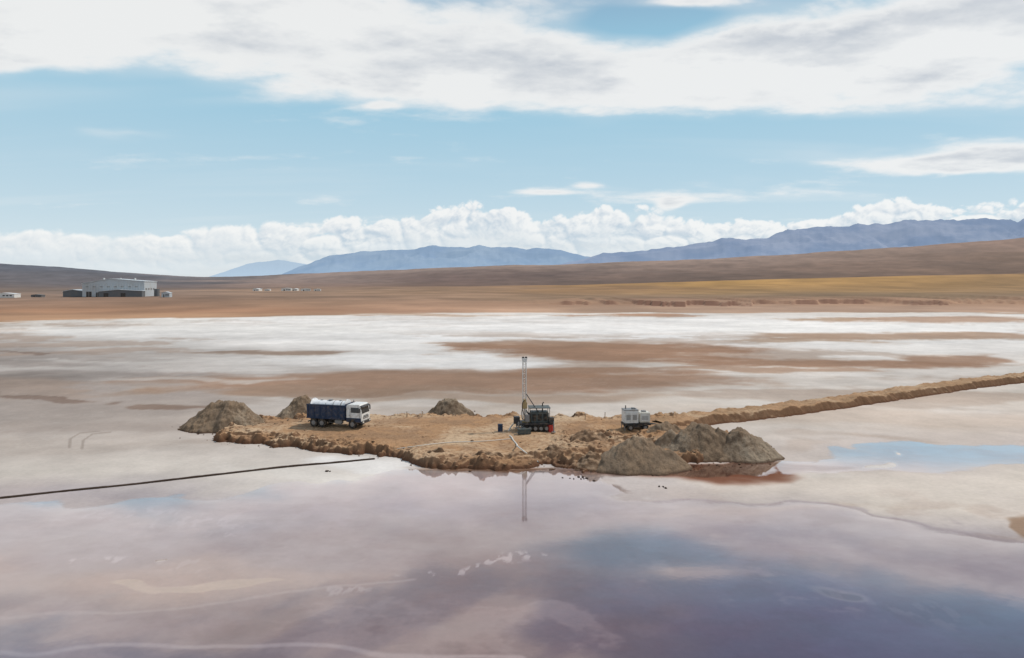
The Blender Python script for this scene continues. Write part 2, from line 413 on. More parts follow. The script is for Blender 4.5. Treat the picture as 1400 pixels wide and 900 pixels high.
# =====================================================  EARTH PAD & MOUNDS
def earthmat(name,light,mid,dark,ochre,bumpd=.12,sc=1.0,s0=.90,s1=.60,wet=.30):
    m,t,p=newmat(name); P=t.pos()
    n0=t.noise(P,.09*sc,3,.6,.6); n1=t.noise(P,.30*sc,5,.65,.4); n2=t.noise(P,2.2*sc,5,.7); n3=t.noise(P,11*sc,2,.7)
    c=t.mix(t.ss(.38,.60,n1),mid,ochre)
    c=t.mix(t.ss(.46,.62,t.m('ADD',t.m('MULTIPLY',n0,.7),t.m('MULTIPLY',n2,.3))),c,light)
    c=t.mix(t.m('MULTIPLY',t.ss(.50,.34,n2),.50),c,dark)
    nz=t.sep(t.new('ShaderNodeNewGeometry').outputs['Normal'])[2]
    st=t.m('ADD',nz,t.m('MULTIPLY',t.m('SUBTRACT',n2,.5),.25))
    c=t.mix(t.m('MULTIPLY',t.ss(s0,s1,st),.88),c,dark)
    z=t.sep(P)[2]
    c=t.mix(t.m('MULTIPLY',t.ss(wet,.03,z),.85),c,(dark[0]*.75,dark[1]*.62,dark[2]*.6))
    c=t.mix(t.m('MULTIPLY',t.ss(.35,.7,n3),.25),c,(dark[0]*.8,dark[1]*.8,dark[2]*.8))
    t.put(p.inputs['Base Color'],c); p.inputs['Roughness'].default_value=.95; p.inputs['Specular IOR Level'].default_value=.1
    bp=t.new('ShaderNodeBump'); bp.inputs['Strength'].default_value=.8; bp.inputs['Distance'].default_value=bumpd
    t.put(bp.inputs['Height'],t.noise(P,4*sc,5,.75)); t.put(p.inputs['Normal'],bp.outputs[0])
    return m
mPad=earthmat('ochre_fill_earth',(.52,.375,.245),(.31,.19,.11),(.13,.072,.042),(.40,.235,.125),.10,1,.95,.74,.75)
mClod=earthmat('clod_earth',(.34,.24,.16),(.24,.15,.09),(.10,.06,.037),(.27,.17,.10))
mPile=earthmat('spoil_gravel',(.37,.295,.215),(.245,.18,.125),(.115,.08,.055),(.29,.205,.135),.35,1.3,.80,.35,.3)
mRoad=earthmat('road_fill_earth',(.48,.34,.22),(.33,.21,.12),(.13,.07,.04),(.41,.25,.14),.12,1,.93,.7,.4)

padpx=[(284,600),(330,607),(400,612),(470,618),(530,626),(585,638),(640,642),(700,641),(733,634),(770,641),(800,645),(850,643),(900,642),(960,634),(1020,626),(1050,619),(1040,608),(1000,600),(960,590),(945,582),(940,574),(800,573),(600,572),(420,572),(365,576),(305,590)]
padw=[G(u,v) for u,v in padpx]
def polysd_w(pts,x,y):
    d=np.full(x.shape,1e9);ins=np.zeros(x.shape,bool);Pp=pts+[pts[0]]
    for (a,b),(c,e) in zip(Pp[:-1],Pp[1:]):
        ex,ey=c-a,e-b;tq=np.clip(((x-a)*ex+(y-b)*ey)/(ex*ex+ey*ey+1e-9),0,1)
        d=np.minimum(d,np.hypot(x-a-tq*ex,y-b-tq*ey))
        cond=((b>y)!=(e>y)); xi=(c-a)*(y-b)/((e-b) if abs(e-b)>1e-9 else 1e-9)+a
        ins^=cond&(x<xi)
    return np.where(ins,d,-d)
def padH(x,y):
    sd=polysd_w(padw,x,y)
    sd=sd+fbm(x/3.2,y/3.2,5,401,.65)*2.3+.2
    h=sstep(-.1,1.1,sd)*(0.72+.28*sstep(0,9,sd))*1.0
    h=np.where(sd<0,-.35+0*h,h)
    h=np.where(sd<0.25,np.maximum(-.35,h-(.25-sd)*1.6),h)
    uu=700+F*x/y; vv=HV+H*F/y
    ro=sstep(735,775,uu)*sstep(592,604,vv)
    lump=fbm(x/2.1,y/2.1,5,410,.62)
    inside=sstep(.2,1.2,sd)
    h+=inside*(fbm(x/5,y/5,4,420)*.12+fbm(x/.9,y/.9,3,430)*.025)
    h+=inside*ro*(lump*1.0-.05)
    edge=inside*(1-sstep(1.2,4.6,sd))
    h+=edge*(np.maximum(fbm(x/1.7,y/1.7,5,440,.65),-.35))*.95
    for k,(yy) in enumerate((86.3,84.4,79.2,77.4)):
        h-=inside*.09*np.exp(-((y-yy-1.2*np.sin(x/9+k//2))/.22)**2)*(1 if k<2 else (x<-2))
    return h
xs=np.arange(-42,36,.13); ys=np.arange(60,97,.13)
XX,YY=np.meshgrid(xs,ys); HH=padH(XX,YY)
fm=(HH[:-1,:-1]>-.34)|(HH[1:,1:]>-.34)
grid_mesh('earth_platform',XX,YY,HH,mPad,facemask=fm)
def padz(x,y): return float(padH(np.array([[x]],float),np.array([[y]],float))[0,0])

def mound(name,u,v,width,depth,h,seed,top=.25,base=0.0,mat=None,sub=None):
    mat=mat or mPile
    cx,cy=G(u,v,base)
    n=max(60,int(width/.10)); xs=np.linspace(-width*.62,width*.62,n); ys=np.linspace(-depth*.62,depth*.62,max(50,int(depth/.10)))
    x,y=np.meshgrid(xs,ys)
    def cone(x0,y0,rx,ry,hh,tp):
        d=np.sqrt(((x-x0)/rx)**2+((y-y0)/ry)**2)
        d=d*(1+.26*fbm((x+cx)/2.0,(y+cy)/2.0,5,seed,.6))
        c=(1-d)/(1-tp)
        return hh*(np.minimum(c,1-.12*np.exp(-c)))
    z=cone(0,0,width/2,depth/2,h,top)
    for (fx,fy,fw,fh) in (sub or []):
        z=np.maximum(z,cone(fx*width/2,fy*depth/2,width/2*fw,depth/2*fw,h*fh,.1))
    ins=np.clip(z/h+.1,0,1)
    z=z+ins*(fbm((x+cx)/1.2,(y+cy)/1.2,5,seed+3,.65)*.55+np.abs(fbm((x+cx)/.5,(y+cy)/.5,3,seed+5))*.3)
    z=np.maximum(z,-.5)
    fm=(z[:-1,:-1]>-.49)|(z[1:,1:]>-.49)
    return grid_mesh(name,x+cx,y+cy,z+base,mat,facemask=fm)
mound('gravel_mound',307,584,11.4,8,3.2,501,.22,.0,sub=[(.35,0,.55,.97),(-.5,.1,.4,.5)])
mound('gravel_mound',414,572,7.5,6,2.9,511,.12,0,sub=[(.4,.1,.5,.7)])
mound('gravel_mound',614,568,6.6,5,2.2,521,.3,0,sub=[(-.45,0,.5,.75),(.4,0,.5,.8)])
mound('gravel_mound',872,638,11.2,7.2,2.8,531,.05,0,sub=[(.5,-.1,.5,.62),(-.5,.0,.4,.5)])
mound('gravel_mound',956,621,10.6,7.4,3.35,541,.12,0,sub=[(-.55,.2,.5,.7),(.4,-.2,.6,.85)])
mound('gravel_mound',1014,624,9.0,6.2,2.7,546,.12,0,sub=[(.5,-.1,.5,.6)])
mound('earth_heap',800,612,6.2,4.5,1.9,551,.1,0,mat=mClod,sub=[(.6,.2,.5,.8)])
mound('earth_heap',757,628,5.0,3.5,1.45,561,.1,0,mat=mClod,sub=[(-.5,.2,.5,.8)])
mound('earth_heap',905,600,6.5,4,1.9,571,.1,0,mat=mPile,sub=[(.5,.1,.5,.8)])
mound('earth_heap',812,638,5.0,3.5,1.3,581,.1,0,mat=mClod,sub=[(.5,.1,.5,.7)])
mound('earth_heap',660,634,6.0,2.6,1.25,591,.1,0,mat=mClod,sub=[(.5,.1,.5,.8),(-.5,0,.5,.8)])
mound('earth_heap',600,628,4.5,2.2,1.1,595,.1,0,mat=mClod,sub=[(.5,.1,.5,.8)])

def ridge(name,pts,w,h,mat,seed,step=.16,base=0.0,top=.45,halfn=16):
    P=[Vector((*G(u,v),0)) for u,v in pts]
    seg=[(b-a).length for a,b in zip(P[:-1],P[1:])]; tot=sum(seg); n=int(tot/step)
    cum=np.concatenate([[0],np.cumsum(seg)]); s=np.linspace(0,tot,n)
    px=np.interp(s,cum,[q.x for q in P]);py=np.interp(s,cum,[q.y for q in P])
    k=np.hanning(int(3/step)*2+1);k/=k.sum();w2=len(k)//2
    px=np.convolve(np.pad(px,w2,mode='reflect',reflect_type='odd'),k,'valid');py=np.convolve(np.pad(py,w2,mode='reflect',reflect_type='odd'),k,'valid')
    tx=np.gradient(px);ty=np.gradient(py);L=np.hypot(tx,ty);nx,ny=ty/L,-tx/L
    q=np.linspace(-1,1,halfn*2+1)
    Q,SX=np.meshgrid(q,px);_,SY=np.meshgrid(q,py);_,NX=np.meshgrid(q,nx);_,NY=np.meshgrid(q,ny)
    x=SX+NX*Q*w/2*1.25;y=SY+NY*Q*w/2*1.25
    d=np.abs(Q)*1.25+.20*fbm(x/1.8,y/1.8,4,seed,.6)
    z=h*sstep(1,top,d)*(1+.25*fbm(x/3,y/3,3,seed+2))+ (d<1)*fbm(x/.7,y/.7,3,seed+4)*.14*h
    z+=h*.22*np.exp(-((np.abs(d)-.55)/.12)**2)*np.clip(fbm(x/1.6,y/1.6,3,seed+6)+.5,0,2)
    z=np.where(d>1,-.2,z)
    return grid_mesh(name,x,y,z,mat)
ridge('dirt_road',[(905,588),(960,576),(1040,568),(1130,556),(1220,543),(1310,530),(1400,519),(1500,507),(1700,490)],5.0,1.0,mRoad,601,top=.6)
mHose=earthmat('dark_wet_earth',(.20,.15,.12),(.12,.09,.07),(.05,.038,.03),(.10,.075,.06),.1,2)
ridge('buried_pipeline',[(-260,702),(-100,690),(0,682),(60,675),(130,668),(190,662),(250,655),(310,648),(370,641),(410,637),(460,633),(512,628)],.42,.14,mHose,621,step=.07,top=.2,halfn=8)

def scatter(name,items,mat):
    bm=bmesh.new()
    for (x,y,z,s) in items:
        r_=bmesh.ops.create_icosphere(bm,subdivisions=1,radius=s)
        sx,sy,sz=random.uniform(.7,1.4),random.uniform(.7,1.3),random.uniform(.5,.9)
        rot=Matrix.Rotation(random.random()*6,3,'Z')
        for vv in r_['verts']:
            c=Vector((vv.co.x*sx,vv.co.y*sy,vv.co.z*sz))*random.uniform(.8,1.15)
            vv.co=rot@c+Vector((x,y,z))
    me=bpy.data.meshes.new(name);bm.to_mesh(me);bm.free();me.materials.append(mat)
    ob=bpy.data.objects.new(name,me);scene.collection.objects.link(ob);return ob
it=[]
cand=np.array([[random.uniform(-40,33),random.uniform(64,94)] for _ in range(4200)])
sdv=polysd_w(padw,cand[:,0],cand[:,1]); hv=padH(cand[:,0:1],cand[:,1:2])[:,0]
for (x,y),sd,hz in zip(cand,sdv,hv):
    pr=.4 if -1.2<sd<2.0 else (.04 if sd>=2 else 0)
    if 5<x<33 and y<80 and sd>0: pr=.35
    if random.random()<pr: it.append((x,y,max(hz,0)+.01,random.choice([.05,.06,.08,.1,.14,.22])*random.uniform(.7,1.1)))
scatter('earth_clods',it,mClod)
it=[]
for (u,v,ru) in ((307,588,60),(412,574,25),(614,568,32),(872,640,64),(985,628,84)):
    for _ in range(90):
        x,y=G(u+random.gauss(0,.5)*ru,v+random.gauss(0,.35)*14)
        it.append((x,y,max(padz(x,y),0)+.02,random.uniform(.05,.15)))
scatter('loose_rocks',it,mPile)
x,y=G(905,667)
it=[(x+random.gauss(0,.25),y+random.gauss(0,.2),.03,random.uniform(.06,.14)) for _ in range(5)]
x,y=G(447,645); it+=[(x,y,.05,.16),(x+.3,y,.03,.1)]
x,y=G(795,655); it+=[(x+random.gauss(0,.6),y+random.gauss(0,.3),.02,random.uniform(.08,.18)) for _ in range(9)]
scatter('shore_stones',it,mHose)

# =====================================================  OBJECT HELPERS
def empty(name,loc,rz=0):
    e=bpy.data.objects.new(name,None);scene.collection.objects.link(e);e.location=loc;e.rotation_euler=(0,0,rz);return e
def link(name,bm,mat,parent,smooth=False):
    me=bpy.data.meshes.new(name);bm.normal_update();bm.to_mesh(me);bm.free();me.materials.append(mat)
    if smooth:
        for pp in me.polygons: pp.use_smooth=True
    ob=bpy.data.objects.new(name,me);scene.collection.objects.link(ob);ob.parent=parent;return ob
def abox(bm,c,s,bev=0.0,rot=None):
    r_=bmesh.ops.create_cube(bm,size=1.0); vs_=r_['verts']
    for v in vs_: v.co=Vector((v.co.x*s[0],v.co.y*s[1],v.co.z*s[2]))
    if rot is not None:
        for v in vs_: v.co=rot@v.co
    for v in vs_: v.co+=Vector(c)
    if bev>0:
        es=set(e for v in vs_ for e in v.link_edges)
        bmesh.ops.bevel(bm,geom=list(es),offset=bev,segments=2,affect='EDGES')
def acyl(bm,p1,p2,r,seg=12,r2=None):
    p1=Vector(p1);p2=Vector(p2);d=p2-p1
    r_=bmesh.ops.create_cone(bm,cap_ends=True,segments=seg,radius1=r,radius2=r if r2 is None else r2,depth=d.length)
    q=Vector((0,0,1)).rotation_difference(d.normalized()).to_matrix()
    for v in r_['verts']: v.co=q@v.co+(p1+p2)/2
def boxes(name,lst,mat,parent,bev=0.0):
    bm=bmesh.new()
    for it_ in lst:
        abox(bm,it_[0],it_[1],bev,it_[2] if len(it_)>2 else None)
    return link(name,bm,mat,parent)
def cyls(name,lst,mat,parent,seg=12,smooth=False):
    bm=bmesh.new()
    for it_ in lst: acyl(bm,*it_[:3],seg=seg)
    return link(name,bm,mat,parent,smooth)
def prism(name,prof,y0,y1,mat,parent,bev=0.0):
    bm=bmesh.new()
    a=[bm.verts.new((x,y0,z)) for x,z in prof]; b=[bm.verts.new((x,y1,z)) for x,z in prof]
    n=len(prof); bm.faces.new(a); bm.faces.new(b[::-1])
    for i in range(n): bm.faces.new((a[(i+1)%n],a[i],b[i],b[(i+1)%n]))
    bmesh.ops.recalc_face_normals(bm,faces=bm.faces)
    if bev>0: bmesh.ops.bevel(bm,geom=list(bm.edges),offset=bev,segments=2,affect='EDGES')
    return link(name,bm,mat,parent)

mWhite=simple('white_paint',(.68,.68,.66),.45,dirt=.45)
mBlue=simple('dark_blue_paint',(.016,.032,.070),.6,dirt=.25)
mDark=simple('dark_steel',(.035,.035,.038),.55,dirt=.4)
mGrey=simple('grey_steel',(.22,.22,.22),.5,.3,dirt=.35)
mTyre=simple('tyre_rubber',(.02,.02,.02),.85,dirt=.5)
mGlass=simple('dark_glass',(.02,.028,.035),.08,dirt=.1,spec=.6)
mRed=simple('red_paint',(.42,.04,.03),.5,dirt=.3)
mGalv=simple('galvanised_steel',(.62,.62,.60),.55,.1,dirt=.25)
mTank=simple('tank_white',(.72,.73,.74),.4,dirt=.35)
mWood=simple('weathered_wood',(.30,.22,.15),.8,dirt=.3)
mYel=simple('ochre_machine_paint',(.35,.26,.12),.5,dirt=.4)
mLamp=simple('lamp_lens',(.7,.7,.65),.15,dirt=.1)
mTeal=simple('grey_green_paint',(.06,.075,.075),.5,dirt=.35)

def wheel(nm,x,y,r,w,par):
    bm=bmesh.new()
    acyl(bm,(x,y-w/2,r),(x,y+w/2,r),r,24)
    es=[e for e in bm.edges if abs((e.verts[0].co-e.verts[1].co).y)<1e-4]
    bmesh.ops.bevel(bm,geom=es,offset=r*.12,segments=2,affect='EDGES')
    link(nm,bm,mTyre,par)
    bm=bmesh.new(); acyl(bm,(x,y-w/2-.015,r),(x,y+w/2+.015,r),r*.5,16); acyl(bm,(x,y-w/2-.05,r),(x,y+w/2+.05,r),r*.2,10)
    link(nm+'_rim',bm,mGrey,par)

x,y=G(461,584,1.0); zt=padz(x,y+.5)
truck=empty('tipper_truck',(x,y+.6,zt-.02),math.radians(-14))
boxes('chassis',[((0,-.42,.85),(7.0,.12,.24)),((0,.42,.85),(7.0,.12,.24)),((-3.4,0,.85),(.1,1.0,.2)),((2.9,0,.62),(.3,2.2,.24)),((-3.5,0,.6),(.08,2.1,.12))],mDark,truck)
for i,wx_ in enumerate((2.45,-1.55,-2.65)):
    for s in(-1,1): wheel(f'wheel_{i}_{"l" if s>0 else "r"}',wx_,s*1.02,.52,.34 if i==0 else .5,truck)
boxes('cargo_body',[((-1.05,-1.2,1.88),(5.0,.07,1.6)),((-1.05,1.2,1.88),(5.0,.07,1.6)),((-3.57,0,1.88),(.07,2.4,1.6)),((1.48,0,1.98),(.07,2.4,1.75)),((-1.05,0,1.08),(5.0,2.3,.12))]+
 [((-3.4+i*.79,s*1.26,1.88),(.09,.08,1.58)) for i in range(7) for s in(-1,1)]+[((-1.05,s*1.25,2.7),(5.1,.14,.1)) for s in(-1,1)]+[((-1.05,s*1.25,1.1),(5.1,.1,.12)) for s in(-1,1)],mBlue,truck)
bm=bmesh.new()
acyl(bm,(-3.3,0,2.2),(1.25,0,2.2),.86,28)
bmesh.ops.bevel(bm,geom=[e for e in bm.edges if abs(e.verts[0].co.x-e.verts[1].co.x)<1e-3],offset=.22,segments=3,affect='EDGES')
link('water_tank',bm,mTank,truck,False)
cyls('tank_bands',[((xx,0,2.2),(xx+.06,0,2.2),.875) for xx in(-2.4,-1.4,-.4,.6)],mGrey,truck,28)
cyls('tank_hatch',[((-1.0,0,3.0),(-1.0,0,3.18),.28),((-2.2,0,3.0),(-2.2,0,3.12),.15),((.3,0,3.0),(.3,0,3.12),.15)],mGrey,truck,16)
prism('cab',[(1.62,.75),(3.55,.75),(3.62,1.0),(3.62,1.75),(3.42,2.72),(3.25,2.86),(1.8,2.86),(1.62,2.7)],-1.12,1.12,mWhite,truck,.05)
prism('cab_sun_visor',[(3.42,2.62),(3.72,2.56),(3.70,2.62),(3.40,2.72)],-1.05,1.05,mDark,truck)
rot=Matrix.Rotation(math.radians(-11.6),3,'Y')
boxes('windscreen',[((3.545,0,2.18),(.03,1.95,.78),rot)],mGlass,truck)
boxes('side_windows',[((2.75,s*1.125,2.2),(1.05,.03,.62)) for s in(-1,1)],mGlass,truck)
boxes('door_lines',[((xx,s*1.123,1.65),(.025,.02,1.5)) for xx in(2.12,3.36) for s in(-1,1)]+[((2.05,s*1.14,1.6),(.16,.03,.04)) for s in(-1,1)],mDark,truck)
boxes('cab_lower_trim',[((2.6,s*1.118,1.02),(1.9,.03,.5)) for s in(-1,1)],mBlue,truck)
boxes('grille',[((3.635,0,1.35),(.03,1.5,.10)),((3.635,0,1.18),(.03,1.5,.07)),((3.635,0,1.5),(.03,1.2,.06)),((3.62,0,.72),(.2,2.25,.3))],mDark,truck)
boxes('headlamps',[((3.74,s*.85,.78),(.03,.3,.16)) for s in(-1,1)],mLamp,truck)
boxes('mirrors',[((3.5,s*1.38,2.2),(.1,.16,.45)) for s in(-1,1)]+[((3.5,s*1.25,2.46),(.04,.3,.04)) for s in(-1,1)],mDark,truck)
boxes('mudguards',[((2.45,s*1.02,1.12),(1.2,.4,.06)) for s in(-1,1)],mDark,truck)
boxes('fuel_tank',[((.6,-.95,.72),(1.0,.5,.5))],mGrey,truck,.08)
boxes('side_guard',[((-.4,-1.1,.62),(1.0,.05,.1)),((.5,1.1,.7),(1.2,.3,.45))],mDark,truck)
cyls('exhaust_stack',[((1.56,.95,1.0),(1.56,.95,3.1),.04)],mGrey,truck)

# ---------------- drill rig
y=80.6; x=(717-700)/F*y
zr=padz(x,y)
rig=empty('drilling_rig',(x,y,zr-.03),math.radians(4))
bm=bmesh.new()
for s in(-1,1):
    abox(bm,(1.2,s*.95,.42),(3.2,.42,.62),.2)
    for i in range(16):
        abox(bm,(-.3+i*.2,s*.95,.755),(.1,.5,.05)); abox(bm,(-.3+i*.2,s*.95,.08),(.1,.5,.05))
link('crawler_tracks',bm,mTyre,rig)
cyls('track_wheels',[((-.1+i*.65,s*.95-.24,.4),(-.1+i*.65,s*.95+.24,.4),.2) for i in range(5) for s in(-1,1)],mGrey,rig,14)
boxes('deck',[((1.3,0,.92),(4.0,2.1,.16)),((-.5,0,.9),(1.0,1.2,.22)),((1.2,0,.6),(2.6,1.1,.5))],mDark,rig)
boxes('engine_housing',[((1.75,.15,1.6),(2.1,1.5,1.2))],mTeal,rig,.06)
boxes('radiator_grille',[((2.83,.15,1.6),(.05,1.2,.9))]+[((1.75+dx,-.62,1.6),(.45,.04,.8)) for dx in(-.65,0,.65)],mTyre,rig)
boxes('canopy',[((1.75,.1,2.72),(2.5,1.9,.07))],mTeal,rig)
cyls('canopy_posts',[((xx,yy,1.0),(xx,yy,2.7),.035) for xx in(.6,2.9) for yy in(-.75,.95)],mDark,rig)
boxes('control_panel',[((.25,-.95,1.6),(.5,.35,.8)),((.25,-.95,1.15),(.1,.1,.5))],mGrey,rig,.02)
boxes('hydraulic_tank',[((.75,.7,1.45),(.5,.6,.9)),((3.1,-.6,1.3),(.6,.8,.6)),((-.9,.2,1.2),(.7,.9,.8))],mDark,rig,.04)
cyls('exhaust',[((2.2,.5,2.2),(2.2,.5,3.05),.07),((2.2,.5,3.05),(2.35,.5,3.2),.07)],mDark,rig)
cyls('outrigger_jacks',[((xx,yy,0.03),(xx,yy,1.25),.07) for xx in(-.8,3.3) for yy in(-1.35,1.35)]+[((xx,yy,.0),(xx,yy,.06),.25) for xx in(-.8,3.3) for yy in(-1.35,1.35)]+[((xx,-1.35,.95),(xx,1.35,.95),.06) for xx in(-.8,3.3)],mGrey,rig)
cyls('winch_drum',[((.4,-.35,1.25),(.4,.45,1.25),.24),((.4,-.4,1.25),(.4,-.35,1.25),.36),((.4,.45,1.25),(.4,.5,1.25),.36)],mYel,rig,18)
mh=8.35; hw=.21
bm=bmesh.new()
for a in(-hw,hw):
    for b in(-hw,hw): acyl(bm,(a,b,.5),(a,b,mh),.030,6)
nb=15; zs=np.linspace(.5,mh,nb)
for i in range(nb):
    z=zs[i]
    for q in((-hw,-hw,hw,-hw),(hw,-hw,hw,hw),(hw,hw,-hw,hw),(-hw,hw,-hw,-hw)):
        acyl(bm,(q[0],q[1],z),(q[2],q[3],z),.016,5)
        if i<nb-1:
            z2=zs[i+1]
            if i%2: acyl(bm,(q[0],q[1],z),(q[2],q[3],z2),.016,5)
            else: acyl(bm,(q[2],q[3],z),(q[0],q[1],z2),.016,5)
link('mast_lattice',bm,mGalv,rig)
boxes('crown_block',[((0,0,mh+.08),(.62,.52,.14)),((.05,-.36,mh-.15),(.4,.06,.3)),((0,0,.45),(.9,.9,.2))],mGalv,rig)
cyls('crown_sheaves',[((-.15,-.08,mh+.2),(-.15,.0,mh+.2),.15),((.2,.02,mh+.2),(.2,.1,mh+.2),.15)],mDark,rig,16)
boxes('rotary_head',[((0,-.3,3.0),(.55,.4,.75)),((0,-.3,3.5),(.3,.3,.4)),((0,-.32,1.0),(.6,.4,.3))],mYel,rig,.03)
cyls('drill_string',[((0,-.34,-.1),(0,-.34,3.2),.055),((-.12,.1,.6),(-.12,.1,mh),.015),((.12,.05,.6),(.12,.05,mh),.015)],mGrey,rig)
cyls('mast_braces',[((.21,.21,4.3),(1.6,.6,2.2),.05),((.21,-.21,4.3),(1.6,-.5,2.2),.05),((.21,0,2.4),(.9,0,1.0),.07)],mDark,rig)
cyls('drill_rods',[((-.9,1.45+.09*(i%5),.25+.09*(i//5)),(2.6,1.45+.09*(i%5),.25+.09*(i//5)),.04) for i in range(15)],mGrey,rig,8)
boxes('rack_stands',[((xx,1.65,.1),(.1,.7,.2)) for xx in(-.5,2.2)],mDark,rig)
def curve_tube(name,pts,r,mat,parent=None):
    cu=bpy.data.curves.new(name,'CURVE');cu.dimensions='3D';cu.bevel_depth=r;cu.bevel_resolution=2
    sp=cu.splines.new('BEZIER');sp.bezier_points.add(len(pts)-1)
    for b,pp in zip(sp.bezier_points,pts):
        b.co=pp;b.handle_left_type=b.handle_right_type='AUTO'
    cu.materials.append(mat)
    ob=bpy.data.objects.new(name,cu);scene.collection.objects.link(ob)
    if parent: ob.parent=parent
    return ob
curve_tube('hydraulic_hoses',[(.4,-.4,1.5),(-.1,-.9,2.0),(-.25,-.6,3.4),(0,-.4,3.6)],.045,mTyre,rig)
curve_tube('hydraulic_hoses_b',[(.6,-.4,1.5),(-.2,-.7,1.4),(-.35,-.5,2.4),(0,-.35,3.0)],.035,mTyre,rig)
boxes('mud_tank',[((-.2,-2.0,.3),(1.5,.7,.5)),((-.2,-2.0,.57),(1.55,.75,.04))],mTeal,rig,.02)

def P3(u,v,dz=.05,base=1.0):
    x,y=G(u,v,base)
    for _ in range(3):
        z=max(padz(x,y),0.0); x,y=G(u,v,z)
    return (x,y,z+dz)
mHoseW=simple('pale_hose',(.62,.60,.55),.6,dirt=.25)
curve_tube('discharge_hose',[(x-.75,y-.2,zr+1.3),P3(698,588,.3),P3(700,600,.1),P3(706,608,.08),P3(716,618,.08),P3(727,626,.1),P3(736,633,.08)],.075,mHoseW)
curve_tube('supply_hose',[P3(520,618,.06),P3(560,612,.06),P3(610,606,.06),P3(660,604,.06),P3(698,601,.08)],.035,mHoseW)
for (u,v,mt) in((748,588,mRed),(753,591,mRed),(684,590,mBlue)):
    xx,yy,zz=P3(u,v,0)
    d=empty('steel_drum',(xx,yy,zz-.02))
    bm=bmesh.new();acyl(bm,(0,0,0),(0,0,.88),.29,20);link('drum_shell',bm,mt,d)
    cyls('drum_hoops',[((0,0,h_),(0,0,h_+.03),.305) for h_ in(.02,.29,.58,.84)],mt,d,20)
    cyls('drum_bungs',[((.15,0,.88),(.15,0,.91),.04)],mGrey,d,8)

xx,yy,zz=P3(871,589,0)
tr_=empty('generator_trailer',(xx,yy+.8,zz),math.radians(6))
boxes('trailer_frame',[((0,-.7,.68),(3.3,.1,.16)),((0,.7,.68),(3.3,.1,.16)),((0,0,.8),(3.3,1.6,.08)),((-1.6,0,.68),(.1,1.5,.16)),((1.6,0,.68),(.1,1.5,.16))],mDark,tr_)
for i,wx_ in enumerate((-.9,.9)):
    for s in(-1,1): wheel(f'wheel_{i}_{"l" if s>0 else "r"}',wx_,s*.85,.38,.24,tr_)
mCream=simple('cream_paint',(.62,.60,.54),.5,dirt=.45)
boxes('generator_housing',[((-.72,0,1.62),(1.7,1.45,1.5))],mWhite,tr_,.05)
boxes('tank_housing',[((.92,0,1.5),(1.3,1.4,1.2))],mCream,tr_,.08)
boxes('housing_doors',[((-1.1,-.735,1.6),(.66,.03,1.05)),((-.34,-.735,1.6),(.66,.03,1.05)),((.92,-.715,1.5),(.95,.03,.75))],mGalv,tr_,.01)
boxes('louvres',[((-1.1,-.755,1.3+.09*i),(.5,.02,.04)) for i in range(7)]+[((-.34,-.755,1.3+.09*i),(.5,.02,.04)) for i in range(7)]+[((.92,-.735,1.3+.12*i),(.8,.02,.03)) for i in range(4)],mDark,tr_)
boxes('roof_gear',[((-.72,0,2.42),(1.75,1.5,.07)),((-.3,0,2.52),(.4,.5,.16)),((.95,0,2.17),(.5,.5,.14))],mGrey,tr_,.015)
boxes('lower_lockers',[((-.0,-.6,.55),(.8,.3,.36)),((.1,.6,.55),(.8,.3,.36)),((-.9,-.5,.62),(1.2,.3,.3))],mDark,tr_,.02)
cyls('exhaust',[((-1.2,.2,2.45),(-1.2,.2,2.85),.06)],mDark,tr_)
cyls('drawbar',[((1.6,-.5,.68),(2.5,0,.6),.05),((1.6,.5,.68),(2.5,0,.6),.05),((2.45,0,.62),(2.45,0,.0),.04)],mDark,tr_)
cyls('jack_legs',[((-1.55,s*.7,.02),(-1.55,s*.7,.7),.05) for s in(-1,1)],mGrey,tr_)

for (u,v) in((556,571),(577,570),(827,572),(920,573),(800,574)):
    xx,yy,zz=P3(u,v,0)
    e=empty('marker_post',(xx,yy,zz-.05),random.random())
    cyls('post',[((0,0,0),(.03,0,.85),.05)],mWood,e,8)
    boxes('post_cap',[((.03,0,.87),(.14,.12,.06))],mWhite,e)

# =====================================================  DISTANT BUILDINGS
mClad=simple('grey_white_cladding',(.42,.46,.49),.5,dirt=.25,dscale=.15)
mRoof=simple('metal_roof',(.50,.54,.57),.5,dirt=.2,dscale=.2)
mDClad=simple('dark_cladding',(.12,.13,.14),.6,dirt=.2,dscale=.2)
def tz(x,y): return float(terrain(np.array([[x]],float),np.array([[y]],float))[0][0,0])
def at(u,Dd): 
    x=(u-700)/F*Dd; return x,Dd,tz(x,Dd)
x,y,z=at(163,800)
wb=empty('industrial_warehouse',(x,y,z-.4),math.radians(9))
def shed(par,x0,x1,y0,y1,hl,hr,hm,mw,mr,nm):
    xm=x0+(x1-x0)*.45
    prism(nm+'_walls',[(x0,0),(x1,0),(x1,hr),(xm,hm),(x0,hl)],y0,y1,mw,par)
    for (xa,za,xb,zb,k) in((x0,hl,xm,hm,'a'),(xm,hm,x1,hr,'b')):
        prism(nm+'_roof_'+k,[(xa-(.6 if k=='a' else 0),za+.05),(xb+(.6 if k=='b' else 0),zb+.05),(xb+(.6 if k=='b' else 0),zb+.6),(xa-(.6 if k=='a' else 0),za+.6)],y0-.6,y1+.6,mr,par)
shed(wb,-33,33,-16,24,15,17.5,20.5,mClad,mRoof,'main_hall')
shed(wb,-12,34,-26,-16.02,6,6.5,8,mDClad,mRoof,'front_annex')
shed(wb,-56,-33.5,-10,10,6,6,8,mDClad,mRoof,'side_annex')
boxes('doors',[((-26,-16.1,3),(6,.2,6)),((-16.5,-16.1,2.5),(4,.2,5)),((-4,-26.1,2.2),(5,.2,4.4)),((14,-26.1,2.2),(5,.2,4.4))],mDark,wb)
